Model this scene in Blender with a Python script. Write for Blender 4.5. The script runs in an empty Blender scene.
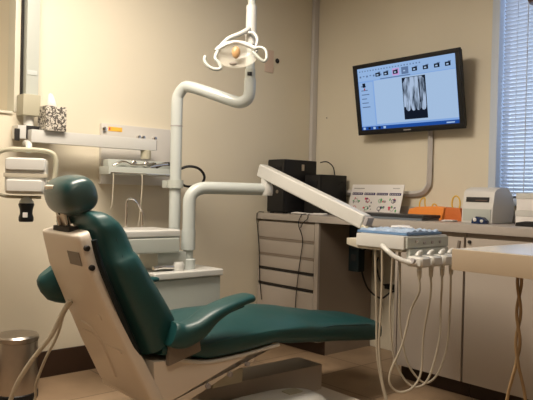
import bpy, bmesh, math, random
from mathutils import Vector, Matrix
random.seed(4)
S = bpy.context.scene
C = S.collection
PI = math.pi
Z = Vector((0, 0, 1))

# ---------------------------------------------------------------- materials
def mat(name, col, rough=0.5, metal=0.0, noise=0.0, scale=8, bump=0.0, coat=0.0, alpha=1.0, trans=0.0, emit=None, es=0.0, spec=None):
    m = bpy.data.materials.new(name); m.use_nodes = True
    nt = m.node_tree; b = nt.nodes['Principled BSDF']
    b.inputs['Base Color'].default_value = (*col, 1)
    b.inputs['Roughness'].default_value = rough
    b.inputs['Metallic'].default_value = metal
    b.inputs['Coat Weight'].default_value = coat
    b.inputs['Alpha'].default_value = alpha
    b.inputs['Transmission Weight'].default_value = trans
    if spec is not None: b.inputs['Specular IOR Level'].default_value = spec
    if emit: 
        b.inputs['Emission Color'].default_value = (*emit, 1); b.inputs['Emission Strength'].default_value = es
    if noise or bump:
        tc = nt.nodes.new('ShaderNodeTexCoord'); n = nt.nodes.new('ShaderNodeTexNoise')
        n.inputs['Scale'].default_value = scale; n.inputs['Detail'].default_value = 5
        nt.links.new(tc.outputs['Object'], n.inputs['Vector'])
        if noise:
            r = nt.nodes.new('ShaderNodeMix'); r.data_type = 'RGBA'
            r.inputs[6].default_value = (*[c * (1 - noise) for c in col], 1)
            r.inputs[7].default_value = (*[min(1, c * (1 + noise)) for c in col], 1)
            nt.links.new(n.outputs['Fac'], r.inputs[0]); nt.links.new(r.outputs[2], b.inputs['Base Color'])
        if bump:
            bp = nt.nodes.new('ShaderNodeBump'); bp.inputs['Strength'].default_value = bump; bp.inputs['Distance'].default_value = 0.01
            nt.links.new(n.outputs['Fac'], bp.inputs['Height']); nt.links.new(bp.outputs['Normal'], b.inputs['Normal'])
    return m

M = {}
M['wall'] = mat('wall_paint', (0.70, 0.645, 0.515), 0.7, noise=0.03, scale=3)
M['walldk'] = mat('wall_low_bounce_tan', (0.36, 0.29, 0.22), 0.7, noise=0.03)  # for the unseen right and front walls, darkened to cut bounced light
M['ceil'] = mat('ceiling_paint', (0.75, 0.72, 0.66), 0.8, noise=0.02)
M['trimw'] = mat('trim_cream', (0.62, 0.60, 0.50), 0.5, noise=0.03)
M['base'] = mat('baseboard_brown', (0.035, 0.016, 0.008), 0.5, noise=0.2)
M['conduit'] = mat('conduit_plastic', (0.56, 0.54, 0.52), 0.45, noise=0.02)
M['white'] = mat('white_enamel', (0.60, 0.60, 0.57), 0.3, noise=0.02, coat=0.2)
M['greyw'] = mat('grey_white_enamel', (0.47, 0.50, 0.46), 0.32, noise=0.02, coat=0.2)
M['panelw'] = mat('panel_enamel', (0.60, 0.58, 0.54), 0.4, noise=0.02)
M['tube'] = mat('tube_enamel', (0.52, 0.56, 0.54), 0.28, noise=0.02, coat=0.3)
M['shell'] = mat('chair_shell_plastic', (0.70, 0.63, 0.54), 0.38, noise=0.04, scale=4, coat=0.1)
M['teal'] = mat('teal_vinyl', (0.007, 0.058, 0.060), 0.42, noise=0.12, scale=6, bump=0.12, coat=0.05)
M['tealdk'] = mat('dark_teal_vinyl', (0.005, 0.045, 0.047), 0.30, noise=0.1, coat=0.2)
M['chrome'] = mat('chrome', (0.7, 0.68, 0.65), 0.15, 1.0)
M['steel'] = mat('brushed_steel', (0.45, 0.41, 0.37), 0.3, 1.0, noise=0.1, scale=20)
M['black'] = mat('black_plastic', (0.009, 0.009, 0.010), 0.45, noise=0.1, spec=.3)
M['blackm'] = mat('black_matt', (0.01, 0.009, 0.008), 0.7)
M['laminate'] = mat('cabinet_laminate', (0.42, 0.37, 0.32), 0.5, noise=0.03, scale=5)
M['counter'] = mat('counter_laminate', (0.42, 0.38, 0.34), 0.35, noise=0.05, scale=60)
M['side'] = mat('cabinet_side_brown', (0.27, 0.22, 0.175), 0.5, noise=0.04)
M['gap'] = mat('gap_dark', (0.02, 0.016, 0.012), 0.8)
M['hose'] = mat('hose_beige', (0.5, 0.46, 0.37), 0.45, noise=0.03)
M['hosedk'] = mat('hose_taupe', (0.42, 0.38, 0.30), 0.45, noise=0.03)
M['cord'] = mat('cord_tan', (0.30, 0.20, 0.10), 0.5, noise=0.1)
M['label'] = mat('label_grey', (0.20, 0.17, 0.14), 0.5, noise=0.1)
M['yellow'] = mat('label_yellow', (0.85, 0.48, 0.06), 0.5, noise=0.05)
M['film'] = mat('clear_film', (0.9, 0.9, 0.88), 0.08, alpha=0.03)
M['acrylic'] = mat('clear_acrylic', (0.7, 0.68, 0.60), 0.12, alpha=0.22)
M['bulb'] = mat('amber_bulb', (0.5, 0.30, 0.14), 0.3)
M['bluetray'] = mat('blue_tray', (0.13, 0.24, 0.42), 0.35, noise=0.06)
M['ltblue'] = mat('light_blue_film', (0.44, 0.56, 0.72), 0.3, noise=0.35, scale=25)
M['paper'] = mat('white_paper', (0.80, 0.78, 0.76), 0.7, noise=0.02)
M['orange'] = mat('orange_card', (0.92, 0.30, 0.05), 0.55, noise=0.08, scale=20)
M['orangedk'] = mat('rust_card', (0.60, 0.15, 0.03), 0.55, noise=0.1, scale=20)
M['ylw'] = mat('yellow_strap', (0.75, 0.48, 0.05), 0.5, noise=0.05)
M['bind'] = mat('binder_black', (0.03, 0.032, 0.035), 0.35, noise=0.1)
M['bindgrey'] = mat('slate_edge', (0.16, 0.19, 0.22), 0.4)
M['ster'] = mat('appliance_white', (0.62, 0.61, 0.58), 0.4, noise=0.02)
M['winfr'] = mat('window_frame_white', (0.55, 0.62, 0.72), 0.45, noise=0.02)
M['tabletop'] = mat('table_laminate', (0.52, 0.53, 0.55), 0.16, noise=0.03)
M['wood'] = mat('table_edge_wood', (0.58, 0.49, 0.37), 0.5, noise=0.08, scale=6)
M['brown'] = mat('brown_wood', (0.07, 0.035, 0.02), 0.5, noise=0.2)
M['navy'] = mat('navy_plastic', (0.01, 0.025, 0.08), 0.25, noise=0.1)
M['patch'] = mat('pink_plate', (0.66, 0.52, 0.42), 0.6)
M['red'] = mat('red_print', (0.6, 0.05, 0.1), 0.6)
M['green'] = mat('green_print', (0.1, 0.4, 0.15), 0.6)
M['purple'] = mat('print_navy', (0.04, 0.03, 0.12), 0.6)
M['greyp'] = mat('print_grey', (0.35, 0.33, 0.33), 0.6)
M['olive'] = mat('bracket_olive', (0.42, 0.40, 0.30), 0.4, noise=0.04)
M['tealblk'] = mat('dark_teal_plastic', (0.004, 0.010, 0.012), 0.5, spec=.3)
# tissue box pattern
def mk_pattern():
    m = mat('floral_card', (0.6, 0.6, 0.55), 0.6); nt = m.node_tree; b = nt.nodes['Principled BSDF']
    tc = nt.nodes.new('ShaderNodeTexCoord'); n = nt.nodes.new('ShaderNodeTexNoise'); n.inputs['Scale'].default_value = 38
    n.inputs['Detail'].default_value = 2; n.inputs['Distortion'].default_value = 2.5
    cr = nt.nodes.new('ShaderNodeValToRGB'); cr.color_ramp.elements[0].position = .46; cr.color_ramp.elements[1].position = .54
    cr.color_ramp.elements[0].color = (.07, .06, .05, 1); cr.color_ramp.elements[1].color = (.62, .58, .5, 1)
    nt.links.new(tc.outputs['Object'], n.inputs['Vector']); nt.links.new(n.outputs['Fac'], cr.inputs[0]); nt.links.new(cr.outputs[0], b.inputs['Base Color'])
    return m
M['floral'] = mk_pattern()
def mk_tiles():
    m = mat('floor_tiles', (0.4, 0.3, 0.2), 0.42); nt = m.node_tree; b = nt.nodes['Principled BSDF']
    tc = nt.nodes.new('ShaderNodeTexCoord'); br = nt.nodes.new('ShaderNodeTexBrick')
    br.offset = 0; br.inputs['Scale'].default_value = 1; br.inputs['Brick Width'].default_value = .45; br.inputs['Row Height'].default_value = .45
    br.inputs['Mortar Size'].default_value = .005; br.inputs['Color1'].default_value = (.43, .30, .19, 1); br.inputs['Color2'].default_value = (.38, .26, .16, 1)
    br.inputs['Mortar'].default_value = (.19, .125, .075, 1)
    n = nt.nodes.new('ShaderNodeTexNoise'); n.inputs['Scale'].default_value = 5; n.inputs['Detail'].default_value = 6
    mx = nt.nodes.new('ShaderNodeMix'); mx.data_type = 'RGBA'; mx.blend_type = 'MULTIPLY'; mx.inputs[0].default_value = .5
    nt.links.new(tc.outputs['Object'], br.inputs['Vector']); nt.links.new(tc.outputs['Object'], n.inputs['Vector'])
    nt.links.new(br.outputs['Color'], mx.inputs[6]); nt.links.new(n.outputs['Fac'], mx.inputs[7]); nt.links.new(mx.outputs[2], b.inputs['Base Color'])
    return m
M['tiles'] = mk_tiles()
def emis(name, col, s):
    m = bpy.data.materials.new(name); m.use_nodes = True; nt = m.node_tree; nt.nodes.clear()
    e = nt.nodes.new('ShaderNodeEmission'); e.inputs[0].default_value = (*col, 1); e.inputs[1].default_value = s
    o = nt.nodes.new('ShaderNodeOutputMaterial'); nt.links.new(e.outputs[0], o.inputs[0]); return m
SCR = 0.72
M['screen'] = emis('screen_blue', (0.30, 0.52, 1.0), SCR)
M['screenw'] = emis('screen_light', (0.50, 0.70, 1.0), SCR)
M['screenp'] = emis('screen_pale_panel', (0.40, 0.62, 1.0), SCR)
M['scr_bar'] = emis('screen_taskbar', (0.02, 0.10, 0.45), SCR)
M['scr_dk'] = emis('screen_dark', (0.01, 0.015, 0.03), SCR)
M['scr_g'] = emis('screen_grey', (0.16, 0.25, 0.45), SCR)
M['scr_pk'] = emis('screen_pink', (0.75, 0.45, 0.9), SCR)
M['scr_r'] = emis('screen_red', (0.5, 0.1, 0.1), SCR)
def mk_xray():
    m = bpy.data.materials.new('screen_radiograph'); m.use_nodes = True; nt = m.node_tree; nt.nodes.clear()
    tc = nt.nodes.new('ShaderNodeTexCoord'); mp = nt.nodes.new('ShaderNodeMapping'); mp.inputs['Scale'].default_value = (34, 1, 7)
    n = nt.nodes.new('ShaderNodeTexNoise'); n.inputs['Scale'].default_value = 1; n.inputs['Detail'].default_value = 3
    cr = nt.nodes.new('ShaderNodeValToRGB'); cr.color_ramp.elements[0].position = .38; cr.color_ramp.elements[1].position = .58
    cr.color_ramp.elements[0].color = (.03, .05, .08, 1); cr.color_ramp.elements[1].color = (.55, .7, .95, 1)
    e = nt.nodes.new('ShaderNodeEmission'); e.inputs[1].default_value = SCR
    o = nt.nodes.new('ShaderNodeOutputMaterial')
    nt.links.new(tc.outputs['Object'], mp.inputs[0]); nt.links.new(mp.outputs[0], n.inputs['Vector']); nt.links.new(n.outputs['Fac'], cr.inputs[0])
    nt.links.new(cr.outputs[0], e.inputs[0]); nt.links.new(e.outputs[0], o.inputs[0]); return m
M['xray'] = mk_xray()
M['lamp'] = emis('lamp_panel', (1.0, 0.83, 0.62), 6.0)

# ---------------------------------------------------------------- mesh builder
class MB:
    def __init__(s): s.v = []; s.f = []; s.mi = []; s.mats = []
    def idx(s, m):
        if m not in s.mats: s.mats.append(m)
        return s.mats.index(m)
    def add(s, vs, fs, m=None, T=None):
        o = len(s.v)
        s.v += [(T @ Vector(v)) if T else Vector(v) for v in vs]
        k = s.idx(m) if m else 0
        for f in fs: s.f.append([i + o for i in f]); s.mi.append(k)
        return s
    def bmadd(s, bm, m=None, T=None):
        bm.verts.index_update()
        s.add([v.co.copy() for v in bm.verts], [[v.index for v in f.verts] for f in bm.faces], m, T); bm.free(); return s
    def box(s, a, b, bev=0.0, m=None, T=None, seg=2):
        bm = bmesh.new(); bmesh.ops.create_cube(bm, size=1)
        a = Vector(a); b = Vector(b); c = (a + b) / 2; d = b - a
        for v in bm.verts: v.co = Vector((v.co.x * d.x, v.co.y * d.y, v.co.z * d.z)) + c
        if bev > 0:
            bmesh.ops.bevel(bm, geom=list(bm.edges), offset=min(bev, min(abs(d.x), abs(d.y), abs(d.z)) * .45), segments=seg, profile=.7, affect='EDGES')
        return s.bmadd(bm, m, T)
    def loft(s, rings, m=None, T=None, cap=True, closed=False):
        n = len(rings[0]); vs = [p for r in rings for p in r]; fs = []
        R = len(rings)
        for i in range(R if closed else R - 1):
            for j in range(n):
                a = i * n + j; b = i * n + (j + 1) % n; c = ((i + 1) % R) * n + (j + 1) % n; d = ((i + 1) % R) * n + j
                fs.append([a, b, c, d])
        if cap and not closed:
            fs.append(list(range(n))[::-1]); fs.append([(R - 1) * n + j for j in range(n)])
        return s.add(vs, fs, m, T)
    def tube(s, pts, r, m=None, T=None, n=12, smooth=6, closed=False):
        pts = [Vector(p) for p in pts]
        if smooth and len(pts) > 2: pts = spline(pts, smooth, closed)
        rs = r if isinstance(r, (list, tuple)) else None
        rings = []; L = len(pts); up = None
        for i, p in enumerate(pts):
            if closed: t = pts[(i + 1) % L] - pts[i - 1]
            else: t = pts[min(i + 1, L - 1)] - pts[max(i - 1, 0)]
            t.normalize()
            if up is None:
                up = Vector((0, 0, 1)) if abs(t.z) < .9 else Vector((1, 0, 0))
            x = (up - t * up.dot(t)).normalized(); y = t.cross(x); up = x
            rr = r if rs is None else rs[0] + (rs[1] - rs[0]) * i / (L - 1)
            rings.append([p + x * rr * math.cos(2 * PI * k / n) + y * rr * math.sin(2 * PI * k / n) for k in range(n)])
        return s.loft(rings, m, T, closed=closed)
    def lathe(s, prof, m=None, T=None, n=32):
        rings = [[Vector((r * math.cos(2 * PI * k / n), r * math.sin(2 * PI * k / n), z)) for k in range(n)] for r, z in prof]
        return s.loft(rings, m, T)
    def prism(s, poly, lo, hi, axis=1, bev=0.0, m=None, T=None):
        # poly: 2D outline in the other two axes, extruded along axis
        def P(u, v, w):
            return (w, u, v) if axis == 0 else ((u, w, v) if axis == 1 else (u, v, w))
        bm = bmesh.new(); A = [bm.verts.new(P(u, v, lo)) for u, v in poly]; B = [bm.verts.new(P(u, v, hi)) for u, v in poly]
        n = len(poly); bm.faces.new(A[::-1]); bm.faces.new(B)
        for i in range(n): bm.faces.new([A[i], A[(i + 1) % n], B[(i + 1) % n], B[i]])
        bmesh.ops.recalc_face_normals(bm, faces=bm.faces)
        if bev > 0: bmesh.ops.bevel(bm, geom=list(bm.edges), offset=bev, segments=2, profile=.7, affect='EDGES')
        return s.bmadd(bm, m, T)
    def ell(s, c, r, m=None, T=None, R=None):
        bm = bmesh.new(); bmesh.ops.create_uvsphere(bm, u_segments=24, v_segments=14, radius=1)
        for v in bm.verts:
            q = Vector((v.co.x * r[0], v.co.y * r[1], v.co.z * r[2])); v.co = (R @ q if R else q) + Vector(c)
        return s.bmadd(bm, m, T)
    def build(s, name, m=None, parent=None, sharp=35, sub=0):
        me = bpy.data.meshes.new(name); me.from_pydata([tuple(v) for v in s.v], [], s.f); 
        ml = [x for x in s.mats] if s.mats else []
        if m and not ml: ml = [m]
        if m and ml and None in ml: ml[ml.index(None)] = m
        for x in ml: me.materials.append(M[x] if isinstance(x, str) else x)
        for i, p in enumerate(me.polygons): p.material_index = s.mi[i] if s.mats else 0; p.use_smooth = True
        bm = bmesh.new(); bm.from_mesh(me); bmesh.ops.recalc_face_normals(bm, faces=bm.faces); bm.to_mesh(me); bm.free()
        me.set_sharp_from_angle(angle=math.radians(sharp))
        o = bpy.data.objects.new(name, me); C.objects.link(o)
        if sub:
            md = o.modifiers.new('sub', 'SUBSURF'); md.levels = sub; md.render_levels = sub
        if parent: o.parent = parent
        return o

def spline(pts, k=6, closed=False):
    out = []; L = len(pts)
    rng = range(L if closed else L - 1)
    for i in rng:
        if closed: p0, p1, p2, p3 = pts[i - 1], pts[i], pts[(i + 1) % L], pts[(i + 2) % L]
        else: p0, p1, p2, p3 = pts[max(i - 1, 0)], pts[i], pts[i + 1], pts[min(i + 2, L - 1)]
        for j in range(k):
            t = j / k
            out.append(.5 * ((2 * p1) + (p2 - p0) * t + (2 * p0 - 5 * p1 + 4 * p2 - p3) * t * t + (3 * p1 - p0 - 3 * p2 + p3) * t ** 3))
    if not closed: out.append(pts[-1].copy())
    return out
def lerpt(tab, x):
    if x <= tab[0][0]: return tab[0][1]
    for (a, va), (b, vb) in zip(tab, tab[1:]):
        if x <= b:
            t = (x - a) / (b - a); t = t * t * (3 - 2 * t) * .5 + t * .5
            return va + (vb - va) * t
    return tab[-1][1]
def thing(name, label, cat, loc=(0, 0, 0), rz=0, group=None):
    o = bpy.data.objects.new(name, None); o.empty_display_size = .05; C.objects.link(o); o.location = loc; o.rotation_euler = (0, 0, rz)
    o['label'] = label; o['category'] = cat
    if group: o['group'] = group
    return o
def tag(o, label, cat, group=None):
    o['label'] = label; o['category'] = cat
    if group: o['group'] = group
    return o
def struct(o): o['kind'] = 'structure'; return o
def bx(name, a, b, m, parent=None, bev=0.0):
    return MB().box(a, b, bev).build(name, m, parent)

# ---------------------------------------------------------------- camera
cam = bpy.data.cameras.new('camera'); co = bpy.data.objects.new('camera', cam); C.objects.link(co); S.camera = co
r = Vector((0.66090081, 0.75009289, 0.02389109)); f = Vector((-0.75011553, 0.66123378, -0.00982786)); u = r.cross(f)
mw = Matrix((r, u, -f)).transposed().to_4x4(); mw.translation = Vector((3.3963, -3.4569, 1.0355)); co.matrix_world = mw
cam.sensor_width = 36; cam.lens = 633.3 / 533 * 36; cam.clip_start = .05

# ---------------------------------------------------------------- room
RX, RY, H = 4.3, -4.8, 2.62
WX0, WX1, WZ0, WZ1 = 1.50, 2.9, 1.03, 2.40
struct(MB().box((-.1, RY - .1, -.1), (RX + .1, .1, 0)).build('floor', 'tiles'))
struct(MB().box((-.1, RY - .1, H), (RX + .1, .1, H + .1)).build('ceiling', 'ceil'))
# back wall with a window opening
w = MB(); w.box((-.1, 0, 0), (WX0, .12, H)); w.box((WX1, 0, 0), (RX + .1, .12, H)); w.box((WX0, 0, 0), (WX1, .12, WZ0)); w.box((WX0, 0, WZ1), (WX1, .12, H))
struct(w.build('wall_back', 'wall'))
# left wall with a shallow recess at its left end
NY = -2.25
w = MB(); w.box((-.1, NY, 0), (0, 0, H)); w.box((-.1, RY, 0), (0, NY, 1.435)); w.box((-.50, RY, 1.385), (-.1, NY + .05, 1.434)); w.box((-.50, RY, 2.45), (-.1, NY + .05, 2.5)); w.box((-.50, NY, 1.434), (-.1, NY + .05, 2.45)); w.box((-.55, RY, 1.385), (-.50, NY + .05, 2.5)); w.box((-.1, RY, 2.45), (0, NY, H)); w.box((-.1,RY,1.4),(0,-3.3,H))
struct(w.build('wall_left', 'wall'))
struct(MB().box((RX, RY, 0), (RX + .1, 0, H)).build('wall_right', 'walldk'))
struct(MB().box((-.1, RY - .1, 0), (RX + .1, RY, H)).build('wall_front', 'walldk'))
struct(MB().box((0, -4.8, 0), (.014, -.547, .143), .004).build('baseboard_left', 'base'))
t = MB(); t.box((-.095, NY - .006, 1.437), (.006, NY + .012, 2.45), .003); t.box((-.095, -3.3, 1.424), (.010, NY - .012, 1.437), .002)
struct(t.build('trim_1', 'trimw'))
# window
wn = struct(MB().box((WX0, .075, WZ0), (WX0 + .03, .1, WZ1), .003).box((WX1 - .03, .075, WZ0), (WX1, .1, WZ1), .003).box((WX0, .075, WZ0), (WX1, .1, WZ0 + .03), .003).box((WX0, .075, WZ1 - .03), (WX1, .1, WZ1), .003).box((2.18, .075, WZ0), (2.21, .1, WZ1), .003).build('window_1', 'winfr'))
pg = bpy.data.materials.new('pane_glass'); pg.use_nodes = True
pb = pg.node_tree.nodes['Principled BSDF']; pb.inputs['Alpha'].default_value = .12; pb.inputs['Roughness'].default_value = .05
MB().box((WX0 + .03, .085, WZ0 + .03), (WX1 - .03, .089, WZ1 - .03)).build('pane', pg, wn)
fr = MB(); fr.box((WX0 - .042, -.014, WZ0 - .03), (WX0 - .004, 0, WZ1 + .04), .004); fr.box((WX0 - .006, -.02, WZ0), (WX0 + .008, .075, WZ1), .002); fr.box((WX1, -.014, WZ0 - .03), (WX1 + .05, 0, WZ1 + .04), .004); fr.box((WX0 - .042, -.014, WZ1), (WX1 + .05, 0, WZ1 + .05), .004); fr.box((WX0 - .042, -.02, WZ0 - .03), (WX1 + .05, 0.07, WZ0), .004)
fr.build('window_frame', 'winfr', wn)
# blinds
bl = thing('window_blinds', 'pale blue-grey horizontal slat blinds hanging in the window', 'blinds', (0, 0, 0))
mbl = mat('blind_slat', (0.66, 0.70, 0.76), 0.4, noise=.02); 
sl = MB(); z = WZ0 + .02; ta = math.radians(34)
while z < WZ1 - .06:
    h = .0125; pr = []
    for k in range(5):
        q = -1 + k / 2; pr.append((.035 + q * h * math.cos(ta), z - q * h * math.sin(ta) + .002 * (1 - q * q)))
    poly = pr + [(a, b - .0012) for a, b in pr[::-1]]
    rings = [[Vector((x, a, b)) for a, b in poly] for x in (WX0 + .012, 2.88)]
    sl.loft(rings); z += .0225
so = sl.build('slat_panel', mbl, bl)
hd = MB().box((WX0 + .012, .015, WZ1 - .05), (2.88, .055, WZ1 - .005), .004).build('head_rail', 'winfr', bl)
for x in (1.60, 2.2, 2.75):
    MB().tube([(x, .018, WZ0 + .01), (x, .018, WZ1 - .04)], .0016, n=6, smooth=0).build('ladder_cord', 'winfr', bl)
MB().tube([(1.665, .010, 1.06), (1.665, .010, WZ1 - .03)], .003, n=8, smooth=0).build('pull_cord', 'winfr', bl)

# ceiling lights (out of frame, they light the room)
def ceil_light(x, y, sx, sy, power, lab):
    t = thing('ceiling_light', lab, 'light', (x, y, H))
    MB().box((-sx / 2 - .03, -sy / 2 - .03, -.035), (sx / 2 + .03, sy / 2 + .03, 0), .006).build('frame', 'white', t)
    MB().box((-sx / 2, -sy / 2, -.04), (sx / 2, sy / 2, -.034), .001).build('diffuser', 'lamp', t)
    l = bpy.data.lights.new('ceiling_lamp', 'AREA'); l.shape = 'RECTANGLE'; l.size = sx; l.size_y = sy; l.energy = power; l.color = (1, .885, .755)
    lo = bpy.data.objects.new('ceiling_lamp', l); C.objects.link(lo); lo.location = (x, y, H - .06)
ceil_light(1.1, -2.4, .6, 1.2, 60, 'recessed fluorescent ceiling panel above the dental chair')
ceil_light(2.9, -3.1, .6, 1.2, 4, 'dim unseen ceiling panel added as fill light')  # out-of-view fixture added only for weak fill
# daylight through the window
l = bpy.data.lights.new('daylight', 'AREA'); l.shape = 'RECTANGLE'; l.size = 1.5; l.size_y = 1.5; l.energy = 45; l.color = (.58, .74, 1)
lo = bpy.data.objects.new('daylight', l); C.objects.link(lo); lo.location = (2.2, 1.0, 2.0); lo.rotation_euler = (math.radians(-76), 0, 0)
W = bpy.data.worlds.new('world'); S.world = W; W.use_nodes = True
W.node_tree.nodes['Background'].inputs[0].default_value = (.62, .78, 1, 1); W.node_tree.nodes['Background'].inputs[1].default_value = 1.3

# ---------------------------------------------------------------- wall conduits, plates
o = MB().box((.001, -.05, .905), (.033, -.002, H), .006).build('corner_conduit', 'conduit'); tag(o, 'pale vertical cable duct running up the room corner', 'conduit')
t = MB(); t.tube([(1.055, -.019, 1.50), (1.055, -.019, 1.17), (1.04, -.019, 1.10), (.995, -.019, 1.066), (.91, -.019, 1.057), (.8, -.019, 1.057), (.04, -.019, 1.057)], .019, n=4, smooth=5)
o = t.build('cable_duct', 'conduit', sharp=30); tag(o, 'pale cable duct running down from the screen and along the wall above the counter', 'conduit')
o = MB().box((.001, -.512, 1.90), (.004, -.43, 2.06), .001).build('wall_patch', 'patch'); tag(o, 'faint pinkish rectangular patch on the left wall', 'patch')
o = MB().lathe([(.004, 0), (.016, 0), (.018, .004), (.015, .009), (.004, .010)], T=Matrix.Translation((0, -.394, 1.994)) @ Matrix.Rotation(PI / 2, 4, 'Y')).build('wall_bumper', 'blackm'); tag(o, 'small black round knob on the left wall near the corner', 'knob')
o = MB().lathe([(.001, 0), (.004, 0), (.004, .004), (.001, .005)], T=Matrix.Translation((.135, 0, 1.612)) @ Matrix.Rotation(PI / 2, 4, 'X'), n=12).build('screw', 'blackm'); tag(o, 'tiny dark screw in the back wall beside the corner duct', 'screw')

# ---------------------------------------------------------------- counter and cabinets
CD = -.547
t = thing('countertop', 'long grey-beige laminate countertop along the back wall', 'counter', (0, 0, .86))
MB().box((.002, CD - .012, 0), (3.4, -.002, .042), .004).build('slab', 'counter', t)
MB().box((.036, -.024, .0425), (3.4, -.003, .115), .003).build('backsplash', 'counter', t)
# drawer unit
t = thing('drawer_cabinet', 'beige five-drawer cabinet under the left end of the counter', 'cabinet', (0, 0, 0))
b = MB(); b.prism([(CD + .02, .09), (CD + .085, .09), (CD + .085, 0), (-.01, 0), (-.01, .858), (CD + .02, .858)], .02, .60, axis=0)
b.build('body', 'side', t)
MB().box((.02, CD + .083, 0), (.60, CD + .088, .09)).build('toe_kick', 'base', t)
for i, (z0, z1) in enumerate([(.725, .845), (.617, .717), (.520, .609), (.413, .510), (.10, .402)]):
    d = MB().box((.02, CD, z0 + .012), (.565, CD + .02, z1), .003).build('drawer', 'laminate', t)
    MB().box((.025, CD + .004, z0 - .006), (.56, CD + .02, z0 + .012), .002).build('finger_pull', 'side' if i in (0, 1, 4) else 'gap', d)
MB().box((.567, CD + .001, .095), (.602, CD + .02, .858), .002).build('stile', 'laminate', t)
# right door cabinets
def door_cab(x0, doors, lab):
    t = thing('base_cabinet', lab, 'cabinet', (0, 0, 0), group=None)
    x1 = doors[-1][1]
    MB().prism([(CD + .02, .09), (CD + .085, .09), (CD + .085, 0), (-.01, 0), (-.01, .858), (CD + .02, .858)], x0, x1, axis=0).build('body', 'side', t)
    MB().box((x0, CD + .083, 0), (x1, CD + .088, .09)).build('toe_kick', 'base', t)
    for a, c in doors:
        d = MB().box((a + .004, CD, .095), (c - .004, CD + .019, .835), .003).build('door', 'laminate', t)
    return t
t = door_cab(1.205, [(1.225, 1.637)], 'beige base cabinet with one door, right of the knee space, behind the hanging hoses')
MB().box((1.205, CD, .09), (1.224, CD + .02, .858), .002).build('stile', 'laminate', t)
t = door_cab(1.640, [(1.642, 2.30), (2.305, 2.95)], 'wide beige base cabinet behind the twisted tan cord, right of the first door')
MB().lathe([(.003, 0), (.009, 0), (.009, .008), (.003, .01)], T=Matrix.Translation((1.668, CD, .815)) @ Matrix.Rotation(PI / 2, 4, 'X'), n=14).build('lock', 'blackm', t)
# knee space wires and adaptor
t = thing('cable_tray', 'dark teal-black cable box hung under the counter in the knee space', 'cable box', (.74, -.32, .06))
MB().box((-.055, -.03, .49), (.03, .033, .798), .008).build('housing', 'tealblk', t)
for k in range(3): MB().box((-.03, -.034, .56 + k * .075), (.01, -.029, .60 + k * .075), .002).build('socket', 'blackm', t)
def cable(name, pts, r, m, lab, cat='cable', sm=8, group=None):
    return tag(MB().tube(pts, r, n=8, smooth=sm).build(name, m), lab, cat, group)
cable('power_cable', [(.70, -.30, .70), (.70, -.25, .60), (.67, -.18, .50), (.66, -.12, .42), (.69, -.08, .37), (.74, -.06, .355), (.80, -.05, .40), (.87, -.05, .42), (.92, -.05, .37), (.90, -.05, .31), (.86, -.05, .29), (.88, -.012, .27)], .006, 'black', 'thicker black cable sagging across the knee space')
cable('adapter_cable', [(.66, -.012, .62), (.66, -.03, .56), (.70, -.03, .46), (.76, -.03, .435), (.83, -.03, .445), (.88, -.03, .44), (.93, -.012, .43)], .005, 'black', 'thinner black cable hanging at the right of the knee space')
tag(MB().box((.74, -.04, .415), (.83, -.002, .45), .006).build('power_adapter', 'black'), 'small black power adapter at the back of the knee space', 'adapter')

# ---------------------------------------------------------------- things on the counter
CT = .9022
t = thing('computer_tower', 'taller black computer tower at the left end of the counter', 'computer', (.13, -.36, CT))
MB().box((-.09, -.13, .006), (.085, .18, .375), .006).build('case', 'black', t)
MB().box((-.084, -.137, .015), (.079, -.129, .365), .004).build('front_bezel', 'blackm', t)
MB().box((-.06, -.142, .29), (.055, -.136, .325), .002).build('drive_bay', 'black', t)
MB().lathe([(.002, 0), (.012, 0), (.012, .004), (.002, .005)], T=Matrix.Translation((.02, -.137, .15)) @ Matrix.Rotation(PI / 2, 4, 'X'), n=16).build('power_button', 'steel', t)
MB().lathe([(.002, 0), (.008, 0), (.008, .004), (.002, .005)], T=Matrix.Translation((.0, -.137, .22)) @ Matrix.Rotation(PI / 2, 4, 'X'), n=16).build('audio_jack', 'steel', t)
MB().box((.0845, .03, .30), (.0865, .055, .345), .0005).build('badge', 'steel', t)
for a in (-.07, .065):
    for c in (-.1, .15): MB().box((a - .012, c - .012, 0), (a + .012, c + .012, .007), .001).build('foot', 'blackm', t)
t = thing('backup_power_unit', 'shorter black boxy unit right of the computer tower on the counter', 'computer', (.31, -.19, CT))
MB().box((-.08, -.12, .005), (.08, .14, .275), .006).build('case', 'black', t)
MB().box((-.074, -.127, .012), (.074, -.119, .268), .004).build('front_bezel', 'blackm', t)
MB().box((-.05, -.131, .19), (.05, -.126, .23), .001).build('vent', 'black', t)
for a in (-.06, .06):
    for c in (-.1, .12): MB().box((a - .012, c - .012, 0), (a + .012, c + .012, .006), .001).build('foot', 'blackm', t)
cable('wire', [(.22, -.15, 1.27), (.26, -.12, 1.275), (.30, -.10, 1.24), (.31, -.09, 1.18)], .004, 'black', 'black wire arching between the two black boxes')
cable('wire', [(.40, -.15, 1.11), (.44, -.14, 1.13), (.45, -.13, 1.09), (.40, -.12, 1.05)], .003, 'black', 'thin black wire poking out of the shorter black unit')
cable('wire', [(.04, -.52, .906), (.03, -.565, .905), (.02, -.568, .86), (.028, -.562, .78), (.05, -.562, .62), (.058, -.562, .46), (.09, -.566, .30)], .003, 'black', 'black wire hanging down the left side of the drawer fronts')
cable('wire', [(.36, -.40, .906), (.43, -.52, .907), (.46, -.565, .90), (.44, -.568, .84), (.475, -.562, .74), (.45, -.562, .56), (.43, -.562, .40), (.425, -.566, .26)], .003, 'black', 'black wire hanging down the right side of the drawer fronts')
cable('wire', [(.40, -.42, .906), (.50, -.54, .907), (.52, -.568, .88), (.48, -.57, .85), (.46, -.566, .82)], .003, 'black', 'short black wire looped over the counter edge')
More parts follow.
